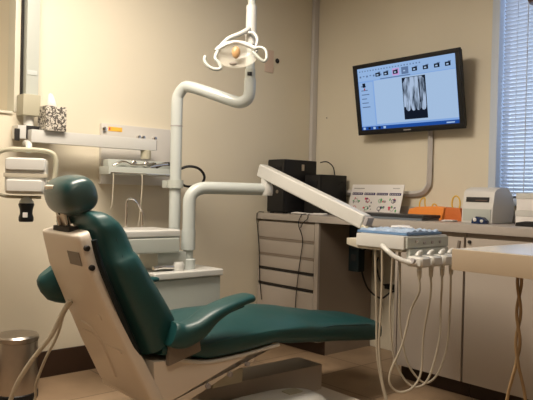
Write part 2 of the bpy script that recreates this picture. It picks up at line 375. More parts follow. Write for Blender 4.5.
cable('charging_cable', [(.24, -.44, .907), (.32, -.46, .912), (.40, -.44, .907), (.50, -.40, .907), (.47, -.34, .908), (.38, -.37, .907)], .006, 'paper', 'white cable lying on the counter before the black boxes')
# instruction chart
t = thing('chart_card', 'white instruction card with rows of coloured pictures leaning at the back of the counter', 'card', (.685, -.125, CT + .001))
t.scale = (1.18, 1, 1.18)
t.rotation_euler = (math.radians(-14), 0, math.radians(-3))
MB().box((-.195, -.002, 0), (.195, .002, .185), .0005).build('board', 'paper', t)
pr = MB()
for i in range(4):
    x = -.180 + i * .094
    pr.box((x, -.0034, .122), (x + .082, -.0024, .136), m='purple')
    for k in range(6): pr.box((x + .006 + k * .012, -.0042, .127), (x + .012 + k * .012, -.0036, .131), m='paper')
    for row, z0 in enumerate((.075, .030)):
        for k in range(5):
            q = random.random(); xx = x + .004 + random.random() * .06; zz = z0 + random.random() * .026
            pr.ell((xx + .006, -.003, zz), (.004 + .006 * random.random(), .0008, .004 + .005 * random.random()), m=random.choice(['purple', 'greyp', 'red', 'green', 'purple', 'greyp']))
        pr.tube([(x + .035 + .013 * math.cos(a * PI / 4), -.003, z0 + .014 + .011 * math.sin(a * PI / 4)) for a in range(8)], .0016, m=['greyp', 'red', 'green', 'purple'][(i + row) % 4], n=5, smooth=3, closed=True)
for k in range(14): pr.box((-.175 + k * .006, -.0034, .158), (-.171 + k * .006, -.0024, .164), m='greyp')
for k in range(8): pr.box((.12 + k * .006, -.0034, .16), (.124 + k * .006, -.0024, .165), m='greyp')
pr.build('print', None, t)
# black folder
t = thing('black_binder', 'flat black binder with slate edge lying on the counter behind the blue tray', 'binder', (.0, 0, CT))
MB().box((.70, -.40, .012), (1.28, -.22, .032), .006).build('cover', 'bind', t)
MB().box((.705, -.398, 0), (1.27, -.222, .0118), .002).build('pages', 'bindgrey', t)
# orange bags
t = thing('gift_bag', 'long orange paper bag lying folded on the counter with yellow straps', 'bag', (1.12, -.11, CT))
t.scale = (1.18, 1, 1)
MB().prism([(-.115, 0), (.10, 0), (.115, .075), (.06, .082), (-.05, .075), (-.10, .06)], -.04, .04, axis=1, bev=.004).build('bag_body', 'orange', t)
MB().tube([(-.045, -.02, .074), (-.045, -.02, .10), (-.035, -.015, .125), (-.02, -.01, .13), (-.022, -.005, .10), (-.02, 0, .074)], .004, n=8).build('handle', 'ylw', t)
MB().tube([(.03, -.02, .078), (.04, -.02, .095), (.05, -.01, .09), (.05, 0, .078)], .004, n=8).build('handle', 'ylw', t)
t = thing('gift_bag', 'small rust-orange upright bag with a tall yellow loop handle', 'bag', (1.345, -.165, CT))
MB().prism([(-.06, 0), (.06, 0), (.045, .075), (-.05, .08)], -.03, .03, axis=1, bev=.004).build('bag_body', 'orangedk', t)
MB().tube([(-.02, 0, .07), (-.028, 0, .10), (-.02, 0, .135), (0, 0, .147), (.02, 0, .13), (.026, 0, .10), (.02, 0, .07)], .0045, n=8).build('handle', 'ylw', t)
# white appliance
t = thing('film_processor', 'white countertop appliance with black slot and curved side beneath the window', 'appliance', (1.555, -.20, CT))
prof = [(-.11, 0), (.11, 0), (.125, .05), (.125, .11), (.10, .165), (.05, .198), (-.02, .198), (-.07, .185), (-.088, .17), (-.105, .085)]
MB().prism(prof, -.085, .10, axis=0, bev=.006).build('housing', 'ster', t)
MB().prism([(-.112, .012), (-.106, .012), (-.106, .078), (-.112, .078)], -.075, .09, axis=0, bev=.002).build('front_panel', 'greyw', t)
T = Matrix.Translation((.005, -.0965, .128)) @ Matrix.Rotation(math.radians(-11), 4, 'X')
MB().box((-.068, -.006, -.012), (.068, .004, .014), .002, T=T).build('slot', 'blackm', t)
MB().box((-.01, -.0075, -.009), (.06, -.0055, -.001), .001, T=T).build('slot_lip', 'brown', t)
t = thing('tape_dispenser', 'small navy and white rounded item before the white appliance', 'dispenser', (1.615, -.365, CT))
MB().prism([(-.04, 0), (.04, 0), (.042, .018), (.02, .036), (-.012, .04), (-.036, .026)], -.022, .022, axis=1, bev=.006).build('shell', 'navy', t)
MB().ell((-.018, -.018, .022), (.012, .01, .012)).build('button', 'paper', t)
MB().ell((.022, -.012, .016), (.014, .014, .012)).build('grip', 'white', t)
t = MB(); t.box((1.33, -.29, CT), (1.40, -.24, CT + .005), .001); t.box((1.35, -.30, CT + .005), (1.41, -.25, CT + .009), .001, T=None)
tag(t.build('paper_packet', 'paper'), 'small white paper packet lying beside the rust-orange bag', 'packet')
for k, (z0, hh, dx, lab) in enumerate([(0, .078, 0, 'lower white cardboard box of the two stacked under the blinds'), (.0785, .090, .004, 'upper white cardboard box of the two stacked under the blinds')]):
    t = thing('cardboard_box', lab, 'box', (1.89 + dx, -.18, CT + z0), group=None)
    MB().box((-.12, -.10, 0), (.12, .10, hh - .018), .002).build('carton', 'paper', t)
    MB().box((-.1225, -.1025, hh - .030), (.1225, .1025, hh), .002).build('lid', 'white', t)
t = thing('stapler', 'low black stapler on the counter before the white boxes', 'stapler', (1.93, -.36, CT))
MB().box((-.11, -.02, 0), (.09, .02, .009), .003).build('base', 'black', t)
MB().prism([(-.11, .009), (.08, .009), (.09, .024), (-.06, .026), (-.11, .018)], -.016, .016, axis=1, bev=.003).build('arm', 'blackm', t)

# ---------------------------------------------------------------- television
t = thing('wall_monitor', 'black flat screen on the back wall showing a dental x-ray', 'monitor', (.935, -.125, 1.69))
t.scale = (.95, 1, .93)
t.rotation_euler = (math.radians(10), 0, 0)
tv = MB(); tv.box((-.415, .0, -.245), (.415, .045, .245), .006)
tv.box((-.25, .044, -.15), (.25, .07, .15), .01); tv.build('casing', 'black', t)
bz = MB()
for a, b2 in (((-.43, -.012, .222), (.43, .012, .252)), ((-.43, -.012, -.258), (.43, .012, -.222)), ((-.43, -.012, -.225), (-.398, .012, .225)), ((.398, -.012, -.225), (.43, .012, .225))): bz.box(a, b2, .004)
bz.build('bezel', 'black', t)
MB().box((-.03, -.0135, -.243), (.03, -.0118, -.237)).build('maker_mark', 'greyp', t)
sc = MB()
def q(x0, z0, x1, z1, m, l=1): sc.box((x0, -.0005 - l * .0006, z0), (x1, -l * .0006 + .0004, z1), m=m)
q(-.40, -.224, .40, .224, 'screen', 1)
q(-.395, .13, .395, .222, 'screenp', 2)
q(-.39, -.19, -.27, .12, 'screenp', 2)
q(-.26, -.185, .39, .125, 'screenw', 2)
q(-.40, -.224, .40, -.198, 'scr_bar', 3)
for k in range(5): q(-.385 + k * .045, -.219, -.365 + k * .045, -.203, 'scr_dk' if k % 2 else 'screenw', 4)
q(.30, -.216, .36, -.208, 'screenw', 4)
for k in range(22): 
    q(-.38 + k * .024, .196, -.37 + k * .024, .204, 'scr_g', 4)
for k in range(7): q(-.38 + k * .03, .155 + .006 * (k % 2), -.366 + k * .03, .168, 'scr_g', 4)
for x, m in ((-.215, 'scr_dk'), (-.145, 'scr_dk'), (-.065, 'scr_pk'), (.01, 'scr_g'), (.09, 'scr_dk'), (.175, 'scr_dk'), (.26, 'scr_dk'), (.34, 'scr_dk')):
    if m != 'scr_dk': q(x - .028, .14, x + .028, .188, m, 3)
    q(x - .022, .15, x + .018, .176, 'scr_dk' if m != 'scr_g' else 'scr_g', 5); q(x + .0, .176, x + .022, .182, 'scr_g', 5); q(x - .012, .157, x + .004, .166, 'screenw', 6)
q(-.20, .128, .05, .134, 'scr_g', 4)
for k in range(6): q(-.375, .09 - k * .03, -.33 + .012 * (k % 3), .097 - k * .03, 'scr_g', 4)
q(-.36, .085, -.335, .115, 'scr_dk', 5); q(-.35, .065, -.34, .08, 'scr_r', 5)
q(-.02, -.17, .165, .115, 'scr_dk', 4)
sc.build('screen', None, t)
xr = MB()
xr.box((-.015, -.0042, -.085), (.16, -.0036, .112), m='xray')
for k, x in enumerate((.018, .06, .1, .14)):
    xr.ell((x, -.0042, -.088), (.019, .0008, .026), m='xray')
xr.prism([(-.018, .114), (.012, .114), (-.018, .07)], -.0052, -.0046, axis=1, m='scr_dk')
xr.prism([(.163, .114), (.135, .114), (.163, .085)], -.0052, -.0046, axis=1, m='scr_dk')
xr.box((.112, -.0052, -.06), (.120, -.0046, .09), m='scr_dk')
xr.build('radiograph', None, t)
b = MB(); b.box((-.06, .066, -.09), (.06, .085, .09), .004); b.build('mount_plate', 'blackm', t)
b = MB(); b.tube([(0, .08, 0), (0, .118, -.02)], .025, smooth=0); b.build('mount_arm', 'blackm', t)

# ---------------------------------------------------------------- brown hanging thing at the window
t = thing('hanging_ornament', 'dark brown ornament hanging before the blinds at the top right corner', 'ornament', (1.84, -.20, 2.06))
MB().lathe([(.02, 0), (.06, .01), (.075, .04), (.07, .10), (.05, .14), (.01, .15)], n=24).build('bowl', 'brown', t)
MB().tube([(0, 0, .14), (0, 0, .559)], .003, smooth=0, n=6).build('cord', 'brown', t)

# ---------------------------------------------------------------- left wall: column, beam, panel
t = thing('wall_column', 'pale vertical mounting column with blocky lower bracket on the left wall', 'column', (.0, -2.212, 1.2))
MB().box((.001, -.004, .32), (.065, .062, 1.41), .004).build('rail', 'greyw', t)
MB().box((.001, -.014, .32), (.02, -.0045, 1.41), .002).build('dark_groove', 'blackm', t)
MB().box((.012, -.001, .43), (.068, .052, .455), .002).build('sticker', 'tube', t)
MB().box((.001, -.03, .215), (.10, .062, .325), .008).build('bracket', 'olive', t)
MB().tube([(.05, .018, .155), (.05, .018, .225)], .026, smooth=0, n=20).build('neck', 'white', t)
MB().box((.015, -.055, .09), (.10, .065, .16), .006).build('pivot_block', 'white', t)
MB().box((.098, -.012, .090), (.108, .055, .16), .002).build('pivot_cover', 'blackm', t)
t = thing('swing_arm', 'white horizontal rectangular arm reaching along the left wall to the instrument shelf', 'arm', (.10, -2.12, 1.29))
MB().box((.008, -.10, -.018), (.062, .640, .048), .005).build('beam', 'white', t)
MB().box((.010, .641, -.014), (.060, .646, .044), .001).build('end_cap', 'greyp', t)
MB().lathe([(.001, 0), (.030, 0), (.030, .05), (.024, .055), (.001, .055)], T=Matrix.Translation((.035, .585, -.068)), n=24).build('pivot', 'olive', t)
MB().box((.0, -.165, -.012), (.012, -.14, .05), .003).build('hinge', 'blackm', t)
# instrument shelf beneath the arm
t = thing('instrument_shelf', 'grey shelf with chrome knobs and handpieces below the end of the white arm', 'shelf', (.13, -1.55, 1.135))
MB().box((-.03, -.26, -.012), (.085, .20, .032), .005).build('deck', 'greyw', t)
MB().box((-.03, -.24, .0325), (.035, .18, .075), .012).build('console', 'greyw', t)
for y in (-.085, -.005):
    k = MB().lathe([(.001, 0), (.017, 0), (.017, .016), (.012, .02), (.001, .021)], T=Matrix.Translation((.037, y, .055)) @ Matrix.Rotation(PI / 2, 4, 'Y'), n=20).build('knob', 'chrome', t)
for y in (.05,):
    MB().ell((.05, y, .055), (.012, .012, .012)).build('black_knob', 'blackm', t)
MB().tube([(.055, -.22, .035), (.055, -.16, .062), (.055, -.10, .045), (.055, -.02, .05), (.06, .04, .062)], .008, n=10).build('chrome_rail', 'chrome', t)
MB().tube([(.07, .05, .040), (.07, .11, .062), (.07, .19, .058), (.07, .21, .050)], [.009, .014], n=10, smooth=4).build('handpiece', 'blackm', t)
MB().tube([(.078, .0, .038), (.078, .06, .052), (.078, .12, .06)], .009, n=10).build('handpiece', 'chrome', t)
for y, z1, dy in ((-.235, -.20, -.01), (-.055, -.30, -.01)):
    MB().tube([(.085, y, .0), (.092, y, -.05), (.09, y + dy * .5, -.18), (.08, y + dy, z1)], .003, n=8).build('hose', 'hose', t)
MB().box((.0855, -.25, -.006), (.089, .19, -.0), .001).build('edge_strip', 'chrome', t)
cable('hooked_tube', [(.40, -1.80, .842), (.40, -1.80, .93), (.40, -1.80, .975), (.40, -1.785, .99), (.40, -1.755, .985), (.40, -1.715, .94), (.40, -1.705, .91), (.40, -1.705, .842)], .006, 'chrome', 'slim metal bent tube rising from the cuspidor top', 'tube')
cable('shelf_hose', [(.12, -1.335, 1.15), (.16, -1.26, 1.19), (.20, -1.20, 1.18), (.22, -1.17, 1.13), (.20, -1.19, 1.08), (.10, -1.22, 1.07), (.045, -1.24, 1.10)], .008, 'black', 'black hose curling out behind the lamp post', 'hose')
# wall panel
t = thing('wall_panel', 'large pale grey panel with a yellow label mounted on the left wall', 'panel', (.001, -1.53, 1.07))
MB().box((0, -.235, 0), (.03, .25, .35), .004).build('housing', 'panelw', t)
MB().box((.0302, -.195, .308), (.0315, -.105, .333), .0003).build('yellow_label', 'yellow', t)
MB().box((.0317, -.19, .314), (.0322, -.182, .329), .0001).build('label_mark', 'red', t)
MB().lathe([(.001, 0), (.013, 0), (.013, .012), (.001, .014)], T=Matrix.Translation((.03, -.222, .315)) @ Matrix.Rotation(PI / 2, 4, 'Y'), n=16).build('key_lock', 'chrome', t)
for y in (-.02, .01, .09): MB().lathe([(.001, 0), (.011, 0), (.011, .02), (.001, .022)], T=Matrix.Translation((.03, y + .02, .285)) @ Matrix.Rotation(PI / 2, 4, 'Y'), n=14).build('valve_fitting', 'chrome', t)
# tissue box
t = thing('tissue_box', 'black and cream floral tissue box on the white arm beside the column', 'tissue box', (.13, -2.10, 1.337))
MB().box((-.055, -.055, 0), (.055, .055, .128), .002).build('carton', 'floral', t)
ti = MB(); rings = []
for k, (zz, w2, d2, sh) in enumerate([(.126, .028, .012, 0), (.15, .024, .014, -.004), (.175, .019, .010, -.009), (.20, .010, .005, -.012)]):
    rings.append([Vector((d2 * math.sin(a * PI / 6) * (1 + .25 * math.cos(a * 2)), sh + w2 * math.cos(a * PI / 6), zz + .006 * math.sin(a * 1.7))) for a in range(12)])
ti.loft(rings); ti.build('tissue', 'paper', t, sub=1)
# x-ray tube head / monitor frame hanging at left
t = thing('xray_head', 'white rounded tube head cradled in a pale looped frame at the left wall', 'x-ray head', (.365, -2.315, 1.098))
t.scale = (1.1, 1.1, 1.08)
# local: x = along view-facing right, y = away ; rotate so it faces the camera side
t.rotation_euler = (0, 0, math.radians(62))
MB().box((-.085, -.05, -.085), (.085, .05, .075), .03, seg=4).build('housing', 'white', t)
MB().box((-.088, -.055, -.012), (.088, .052, .006), .004).build('seam_band', 'hose', t)
MB().box((-.075, -.068, -.075), (.07, -.045, -.022), .012, seg=3).build('lower_pad', 'white', t)
MB().box((-.080, -.062, .02), (.078, -.045, .07), .012, seg=3).build('upper_pad', 'white', t)
MB().tube([(-.135, 0, -.07), (-.13, 0, .06), (-.10, 0, .105), (0, 0, .112), (.09, 0, .105), (.118, 0, .07), (.112, 0, -.02), (.088, 0, -.035)], .011, n=12).build('yoke', 'olive', t)
MB().tube([(-.135, 0, -.068), (-.10, 0, -.092), (-.05, 0, -.098), (.06, 0, -.098)], .007, n=10).build('lower_rail', 'olive', t)
MB().box((-.165, -.03, -.09), (-.132, .03, .03), .010).build('side_handle', 'white', t)
MB().tube([(0, .02, .105), (0, .045, .135), (-.02, .12, .15), (-.03, .16, .15)], .014, n=10).build('hanger', 'white', t)
k = MB().lathe([(.001, 0), (.028, 0), (.031, .006), (.031, .02), (.026, .035), (.027, .055), (.033, .075), (.031, .082), (.001, .082)], T=Matrix.Translation((.0, 0, -.207))).build('cone', 'black', t)
MB().lathe([(.001, .082), (.031, .082), (.030, .09), (.020, .102), (.010, .112), (.001, .112)], T=Matrix.Translation((.0, 0, -.207))).build('cone_cap', 'greyw', k)
MB().box((-.010, -.035, -.187), (.010, -.028, -.165), .003).build('cone_marking', 'paper', k)

# ---------------------------------------------------------------- trash can
t = thing('pedal_bin', 'brushed steel pedal bin with round lid against the left wall', 'bin', (.25, -2.305, 0))
R0 = .100
MB().lathe([(.001, 0), (R0 + .004, 0), (R0 + .004, .03), (R0, .034), (.001, .034)], n=40).build('base_ring', 'black', t)
MB().lathe([(R0 - .002, .034), (R0, .034), (R0, .278), (R0 - .001, .282), (.09, .282)], n=40).build('body', 'steel', t)
MB().lathe([(.09, .283), (R0 - .002, .283), (R0 - .002, .287), (R0 + .004, .288), (R0 + .004, .305), (R0 - .004, .314), (.06, .320), (.001, .321)], n=40).build('lid', 'steel', t)
MB().box((.09, -.03, .004), (.145, .03, .012), .003, T=Matrix.Rotation(math.radians(-40), 4, 'Z')).build('pedal', 'black', t)

# ---------------------------------------------------------------- dental chair
ch = thing('dental_chair', 'teal vinyl dental chair with beige shell, reclined back and long leg rest', 'dental chair', (1.07, -2.13, 0), math.radians(-2))
def ring(y, z_top, z_bot, w, dome=0.0, n=32, pw=3.2, xoff=0.0):
    out = []
    for k in range(n):
        a = 2 * PI * k / n; c = math.cos(a); s_ = math.sin(a)
        x = math.copysign(abs(c) ** (2 / pw), c); v = math.copysign(abs(s_) ** (2 / pw), s_)
        zc = (z_top + z_bot) / 2; zz = zc + v * (z_top - z_bot) / 2
        if v > 0: zz -= dome * x * x * v
        out.append(Vector((xoff + x * w, y, zz)))
    return out
# seat cushion with leg rest
top = [(0, .47), (.12, .50), (.3, .518), (.5, .518), (.7, .497), (.9, .458), (1.1, .415), (1.3, .388)]
bot = [(0, .39), (.1, .375), (.22, .342), (.4, .345), (.55, .362), (.75, .335), (.9, .318), (1.3, .272)]
wid = [(0, .25), (.25, .265), (.6, .26), (.9, .235), (1.15, .215), (1.3, .20)]
dom = [(0, .03), (.2, .078), (.5, .078), (.8, .05), (1.1, .012), (1.3, .006)]
sc = MB(); ys = [0.0, .01] + [.02 + i * (1.27 / 26) for i in range(27)] + [1.298, 1.305]
rings = []
for y in ys:
    e = 1.0
    if y < .015: e = .85 + .15 * (y / .015)
    if y > 1.29: e = 1 - .12 * (y - 1.29) / .015
    a, b = lerpt(top, y), lerpt(bot, y); c = (a + b) / 2
    rings.append(ring(y, c + (a - c) * e, c + (b - c) * e, lerpt(wid, y) * (.97 + .03 * e), lerpt(dom, y), pw=4.5)); rings[-1] = [Vector((v.x, v.y * 1.03, v.z)) for v in rings[-1]]
sc.loft(rings); sc.build('seat', 'teal', ch, sharp=50)
# seat piping along near edge
for sx in (1, -1):
    MB().tube([(sx * (lerpt(wid, y) - .004), y, lerpt(top, y) - lerpt(dom, y) - .012) for y in [i * .1 + .05 for i in range(13)]], .004, n=6, smooth=3).build('piping', 'tealdk', ch)
# seat pan
pan = [(-.03, .38), (.10, .372), (.22, .340), (.40, .343), (.56, .360), (.60, .362), (.47, .345), (.465, .31), (.34, .28), (.20, .225), (.10, .19), (-.02, .185)]
MB().prism(pan, -.235, .235, axis=0, bev=.008).build('seat_pan', 'shell', ch)
MB().prism([(.56, .36), (.58, .378), (.95, .345), (.95, .335), (.62, .34)], -.12, .0, axis=0, bev=.004).build('leg_rest_support', 'shell', ch)
MB().box((-.06, .40, .28), (.14, .52, .345), .006).build('motor_housing', 'hose', ch)
MB().tube([(.232, .08, .372), (.234, .22, .343), (.234, .40, .346), (.234, .60, .364)], .009, n=8).build('painted_pan_highlight', 'white', ch)  # white tube painting in the highlight along the seat pan lip
# lift mechanism
lk = MB()
for x in (-.12, .17): lk.prism([(.02, .20), (.10, .22), (.42, .09), (.38, .05)], x - .02, x + .02, axis=0, bev=.004)
lk.build('lift_arm', 'shell', ch)
for (y, z) in ((.22, .225), (.33, .255), (.42, .285)):
    MB().lathe([(.001, -.01), (.011, -.01), (.011, .012), (.001, .014)], T=Matrix.Translation((.235, y, z + .02)) @ Matrix.Rotation(PI / 2, 4, 'Y'), n=14).build('bolt', 'greyp', ch)
MB().box((.10, .30, .20), (.16, .46, .262), .006).build('valve_block', 'olive', ch)
# base
MB().box((-.22, .05, .0), (.34, 1.10, .035), .01).build('base_plate', 'shell', ch)
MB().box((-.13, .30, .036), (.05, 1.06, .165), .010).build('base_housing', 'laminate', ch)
dm = MB(); rings = []
for k in range(7):
    a = k / 6 * PI / 2
    zt = .036 + .085 * math.sin(a); sc_ = .62 + .38 * math.cos(a)
    pl = []
    for j in range(36):
        b = 2 * PI * j / 36; cx_, cy_ = math.cos(b), math.sin(b)
        xx = math.copysign(abs(cx_) ** .7, cx_) * .19 * sc_; yy = math.copysign(abs(cy_) ** .8, cy_) * .34 * sc_
        pl.append(Vector((.215 + xx * .75, .56 + yy, zt)))
    rings.append(pl)
dm.loft(rings); dm.build('base_cover', 'white', ch, sharp=50)
MB().box((.17, .68, .105), (.23, .76, .127), .004).build('cover_latch', 'olive', ch)
# backrest
def backpt(p): # centre line of shell back surface: p 0 top .. 1 bottom -> (y,z)
    tab_y = [(0, -.328), (.25, -.29), (.5, -.218), (.75, -.135), (1, -.03)]
    tab_z = [(0, .868), (.25, .735), (.5, .58), (.75, .405), (1, .20)]
    return lerpt(tab_y, p), lerpt(tab_z, p)
def nrm(p):
    p = max(p, 0)
    a = backpt(max(p - .05, 0)); b = backpt(min(p + .05, 1)); d = Vector((b[0] - a[0], b[1] - a[1])).normalized(); return Vector((-d.y, d.x))  # forward normal (toward patient side)
def slab(ps, o0, o1, wf, pw=5, n=36, dome=0.0, side=0.0, wing=None):
    rings = []
    for i, p_ in enumerate(ps):
        y, z = backpt(p_); nn = nrm(p_); w_ = wf(p_); a0 = o0(p_); a1 = o1(p_)
        pl = []
        for k in range(n):
            a = 2 * PI * k / n; c = math.cos(a); s_ = math.sin(a)
            x = math.copysign(abs(c) ** (2 / pw), c); v = math.copysign(abs(s_) ** (2 / pw), s_)
            off = (a0 + a1) / 2 + v * (a1 - a0) / 2 - dome * x * x * (v > 0) + side * x * x
            if wing and v < 0: off -= wing(p_) * max(0, (abs(x) * w_ - .215) / .08) * -v
            pl.append(Vector((x * w_, y + nn.x * off, z + nn.y * off)))
        rings.append(pl)
    return rings
def ends(p, k=.03):
    e = 1.0
    if p < k: e = math.sqrt(max(0.0, 1 - ((k - p) / k) ** 2)) * .35 + .65
    if p > 1 - k: e = math.sqrt(max(0.0, 1 - ((p - 1 + k) / k) ** 2)) * .35 + .65
    return e
ps = [0, .006, .015, .03, .06] + [.1 + i * .05 for i in range(17)] + [.94, .97, .985, 1]
shell = MB().loft(slab(ps, lambda p: .0 + .03 * (1 - ends(p)), lambda p: .06, lambda p: (.185 + .065 * p) * (1 - .25 * (1 - ends(p, .05))), pw=6))
shell.build('back_shell', 'shell', ch, sharp=40)
def atshell(x, p, off): 
    y, z = backpt(p); nn = nrm(p); return Vector((x, y + nn.x * off, z + nn.y * off))
def shellbox(x0, x1, p0, p1, off, th):
    m_ = MB(); A = [atshell(x0, p0, off), atshell(x1, p0, off), atshell(x1, p1, off), atshell(x0, p1, off)]
    B = [atshell(x0, p0, off + th), atshell(x1, p0, off + th), atshell(x1, p1, off + th), atshell(x0, p1, off + th)]
    m_.loft([A, B]); return m_
shellbox(.06, .165, .12, .20, -.002, .004).build('grey_label', 'label', ch)
for (x0, x1, p0, p1) in ((-.12, -.02, .66, .675), (.04, .19, .70, .72)):
    shellbox(x0, x1, p0, p1, -.003, .006).build('moulded_rib', 'shell', ch)
MB().lathe([(.001, 0), (.014, 0), (.012, .004), (.001, .005)], T=Matrix.Translation(atshell(.13, .55, 0)) @ Matrix.Rotation(math.radians(116), 4, 'X'), n=18).build('shell_screw', 'shell', ch)
# moulded ridge lines curving down the shell
MB().tube([atshell(-.1, .62, .001), atshell(-.02, .63, .0), atshell(.02, .70, .0), atshell(.02, .80, .0), atshell(.0, .9, .0)], .006, n=8).build('moulded_ridge', 'shell', ch)
# backrest cushion, wide wings in the middle
ps2 = [-.07, -.068, -.064, -.055, -.045, -.03, -.015, 0, .05] + [.1 + i * .05 for i in range(14)] + [.77, .795, .805]
def wf(p): return lerpt([(-.07, .14), (-.06, .175), (-.04, .20), (0, .218), (.1, .222), (.2, .24), (.33, .26), (.52, .265), (.65, .26), (.8, .245)], p)
def o1(p): return lerpt([(-.07, .075), (-.062, .105), (-.05, .13), (-.03, .155), (0, .185), (.1, .205), (.25, .21), (.5, .235), (.7, .26), (.8, .24)], p)
def backpt_(p): return backpt(p)
_old = backpt
def backpt(p):
    if p < 0: y, z = _old(0); return y - p * .12, z - p * .95
    return _old(p)
cu = MB().loft(slab(ps2, lambda p: .0605 if p >= 0 else .06 - .012 * math.sin(min(1, -p / .05) * PI / 2), o1, wf, pw=3.4, n=56))
cu.build('backrest', 'teal', ch, sharp=50)
for sx in (1, -1):
    MB().tube([Vector((sx * (wf(p) - .006), *[atshell(0, p, .13)[i] for i in (1, 2)])) for p in [.0 + i * .08 for i in range(10)]], .005, n=8, smooth=3).build('piping', 'tealdk', ch)
# side hinge strip with knobs
for sx in (1,):
    MB().tube([Vector((sx * .222, *[atshell(0, p, .045)[i] for i in (1, 2)])) for p in (.06, .2, .4, .6, .8)], .012, n=8, smooth=3).build('side_strip', 'tealblk', ch)
    for p in (.10, .22):
        q_ = atshell(.195, p, .02)
        MB().lathe([(.001, 0), (.011, 0), (.011, .012), (.008, .015), (.001, .015)], T=Matrix.Translation(q_) @ Matrix.Rotation(PI / 2, 4, 'Y'), n=16).build('adjust_knob', 'blackm', ch)
# hip bracket
MB().prism([(.02, .36), (.17, .40), (.16, .455), (.02, .47)], .235, .262, axis=0, bev=.008).build('hinge_cover', 'label', ch)
# armrests
def arm(sx):
    pts = [Vector((sx * a_, y_ + (0 if sx > 0 else -.13), z_)) for a_, y_, z_ in ((.265, .02, .49), (.27, .07, .478), (.28, .125, .50), (.285, .185, .545), (.287, .26, .577), (.287, .33, .594), (.286, .385, .602))]
    hw = [.045, .052, .060, .062, .060, .056, .050]; hh = [.05, .050, .042, .030, .022, .019, .017]
    if sx < 0:  # the far armrest is swung level, its padded elbow sticking out behind the shell
        pts = [Vector((-.285, y_, z_)) for y_, z_ in ((-.24, .70), (-.20, .655), (-.12, .635), (0, .625), (.10, .62), (.20, .618), (.27, .618))]
        hw = [.03, .04, .045, .045, .042, .038, .030]; hh = [.07, .105, .10, .05, .026, .016, .010]
    P = spline(pts, 4); m_ = MB(); rings = []; L = len(P)
    for i, p in enumerate(P):
        t_ = (P[min(i + 1, L - 1)] - P[max(i - 1, 0)]).normalized(); x_ = Vector((1, 0, 0)); up = t_.cross(x_).normalized(); 
        if up.z < 0: up = -up
        g = i / (L - 1) * 6; a = min(int(g), 5); fr_ = g - a
        w_ = hw[a] + (hw[a + 1] - hw[a]) * fr_; h_ = hh[a] + (hh[a + 1] - hh[a]) * fr_
        e = .9 if i in (0, L - 1) else 1
        rings.append([p + x_ * (math.copysign(abs(math.cos(k * PI / 12)) ** .7, math.cos(k * PI / 12)) * w_ * e) + up * (math.copysign(abs(math.sin(k * PI / 12)) ** .7, math.sin(k * PI / 12)) * h_ * e) for k in range(24)])
    m_.loft(rings); o = m_.build('armrest', 'teal', ch, sharp=50)
    MB().tube([P[i] + Vector((sx * .0, 0, 0)) + Vector((.036 if sx > 0 else -.036, 0, -.02)) for i in range(2, L - 4, 3)], .005, n=6, smooth=2).build('piping', 'tealdk', o)
arm(1); arm(-1)
# headrest
hr = MB(); HC = Vector((0, -.278, 1.013))
Rm = Matrix.Rotation(math.radians(18), 4, 'X')
rings = []
for k in range(15):
    a = -PI / 2 + PI * k / 14; xx = .135 * math.copysign(abs(math.sin(a)) ** .8, math.sin(a)); g = max(.12, abs(math.cos(a)) ** .4)
    rings.append([Rm @ Vector((xx, .074 * g * math.copysign(abs(math.cos(b)) ** .8, math.cos(b)), .076 * g * math.copysign(abs(math.sin(b)) ** .8, math.sin(b)))) + HC for b in [2 * PI * j / 28 for j in range(28)]])
hr.loft(rings); hd = hr.build('headrest', 'tealdk', ch, sharp=60)
cv = MB(); rings = []
for k in range(15):
    a = -PI / 2 + PI * k / 14; xx = .143 * math.sin(a); g = max(.2, abs(math.cos(a)) ** .45)
    rings.append([Rm @ Vector((xx, (.077 * math.cos(b) + .002 * math.sin(9 * b + k)) * g, (.092 * math.sin(b) + .002 * math.cos(7 * b + k * 1.3)) * g - .004)) + HC for b in [2 * PI * j / 40 for j in range(40)]])
cv.loft(rings); cv.build('plastic_cover', 'film', hd, sharp=60)
T = Matrix.Translation((-.02, -.325, 1.0)) @ Matrix.Rotation(math.radians(24), 4, 'X')
br_ = MB().box((-.045, -.012, -.125), (.035, .004, .055), .006, T=T); bo = br_.build('headrest_bracket', 'shell', ch)
for k in range(3): MB().lathe([(.001, 0), (.006, 0), (.006, .003), (.001, .004)], T=T @ Matrix.Translation((0, -.012, .02 - k * .04)) @ Matrix.Rotation(PI / 2, 4, 'X'), n=12).build('hole', 'blackm', bo)
MB().tube([(-.04, -.31, .93), (-.04, -.295, .875)], .008, smooth=0).build('headrest_post', 'chrome', ch)
MB().tube([(.01, -.30, .94), (.01, -.285, .875)], .008, smooth=0).build('headrest_post', 'chrome', ch)
MB().box((-.09, -.31, .862), (.07, -.245, .893), .006).build('post_clamp', 'blackm', ch)
MB().box((.03, -.29, .8935), (.06, -.255, .905), .003).build('clamp_plate', 'chrome', ch)
def cp(px, py, d):  # a point at depth d from the surveyed viewpoint
    return Vector((3.3963, -3.4569, 1.0355)) + (f + r * (px - 266.5) / 633.3 - u * (py - 200) / 633.3) * d
# hoses from behind the chair towards the bin
cable('chair_hose', [cp(70, 300, 2.50), cp(62, 314, 2.52), cp(51, 336, 2.54), cp(32, 360, 2.56), cp(18, 382, 2.58), cp(10, 402, 2.60), cp(6, 420, 2.62), Vector((.62, -2.78, .010))], .0095, 'hose', 'thick beige hose falling from the chair back in front of the steel bin', 'hose')
cable('chair_hose', [cp(72, 302, 2.56), cp(64, 314, 2.58), cp(57, 336, 2.62), cp(45, 360, 2.66), cp(36, 384, 2.70), cp(31, 405, 2.72), Vector((.66, -2.58, .010))], .006, 'hose', 'thinner beige hose falling from the chair back beside the thick one', 'hose')

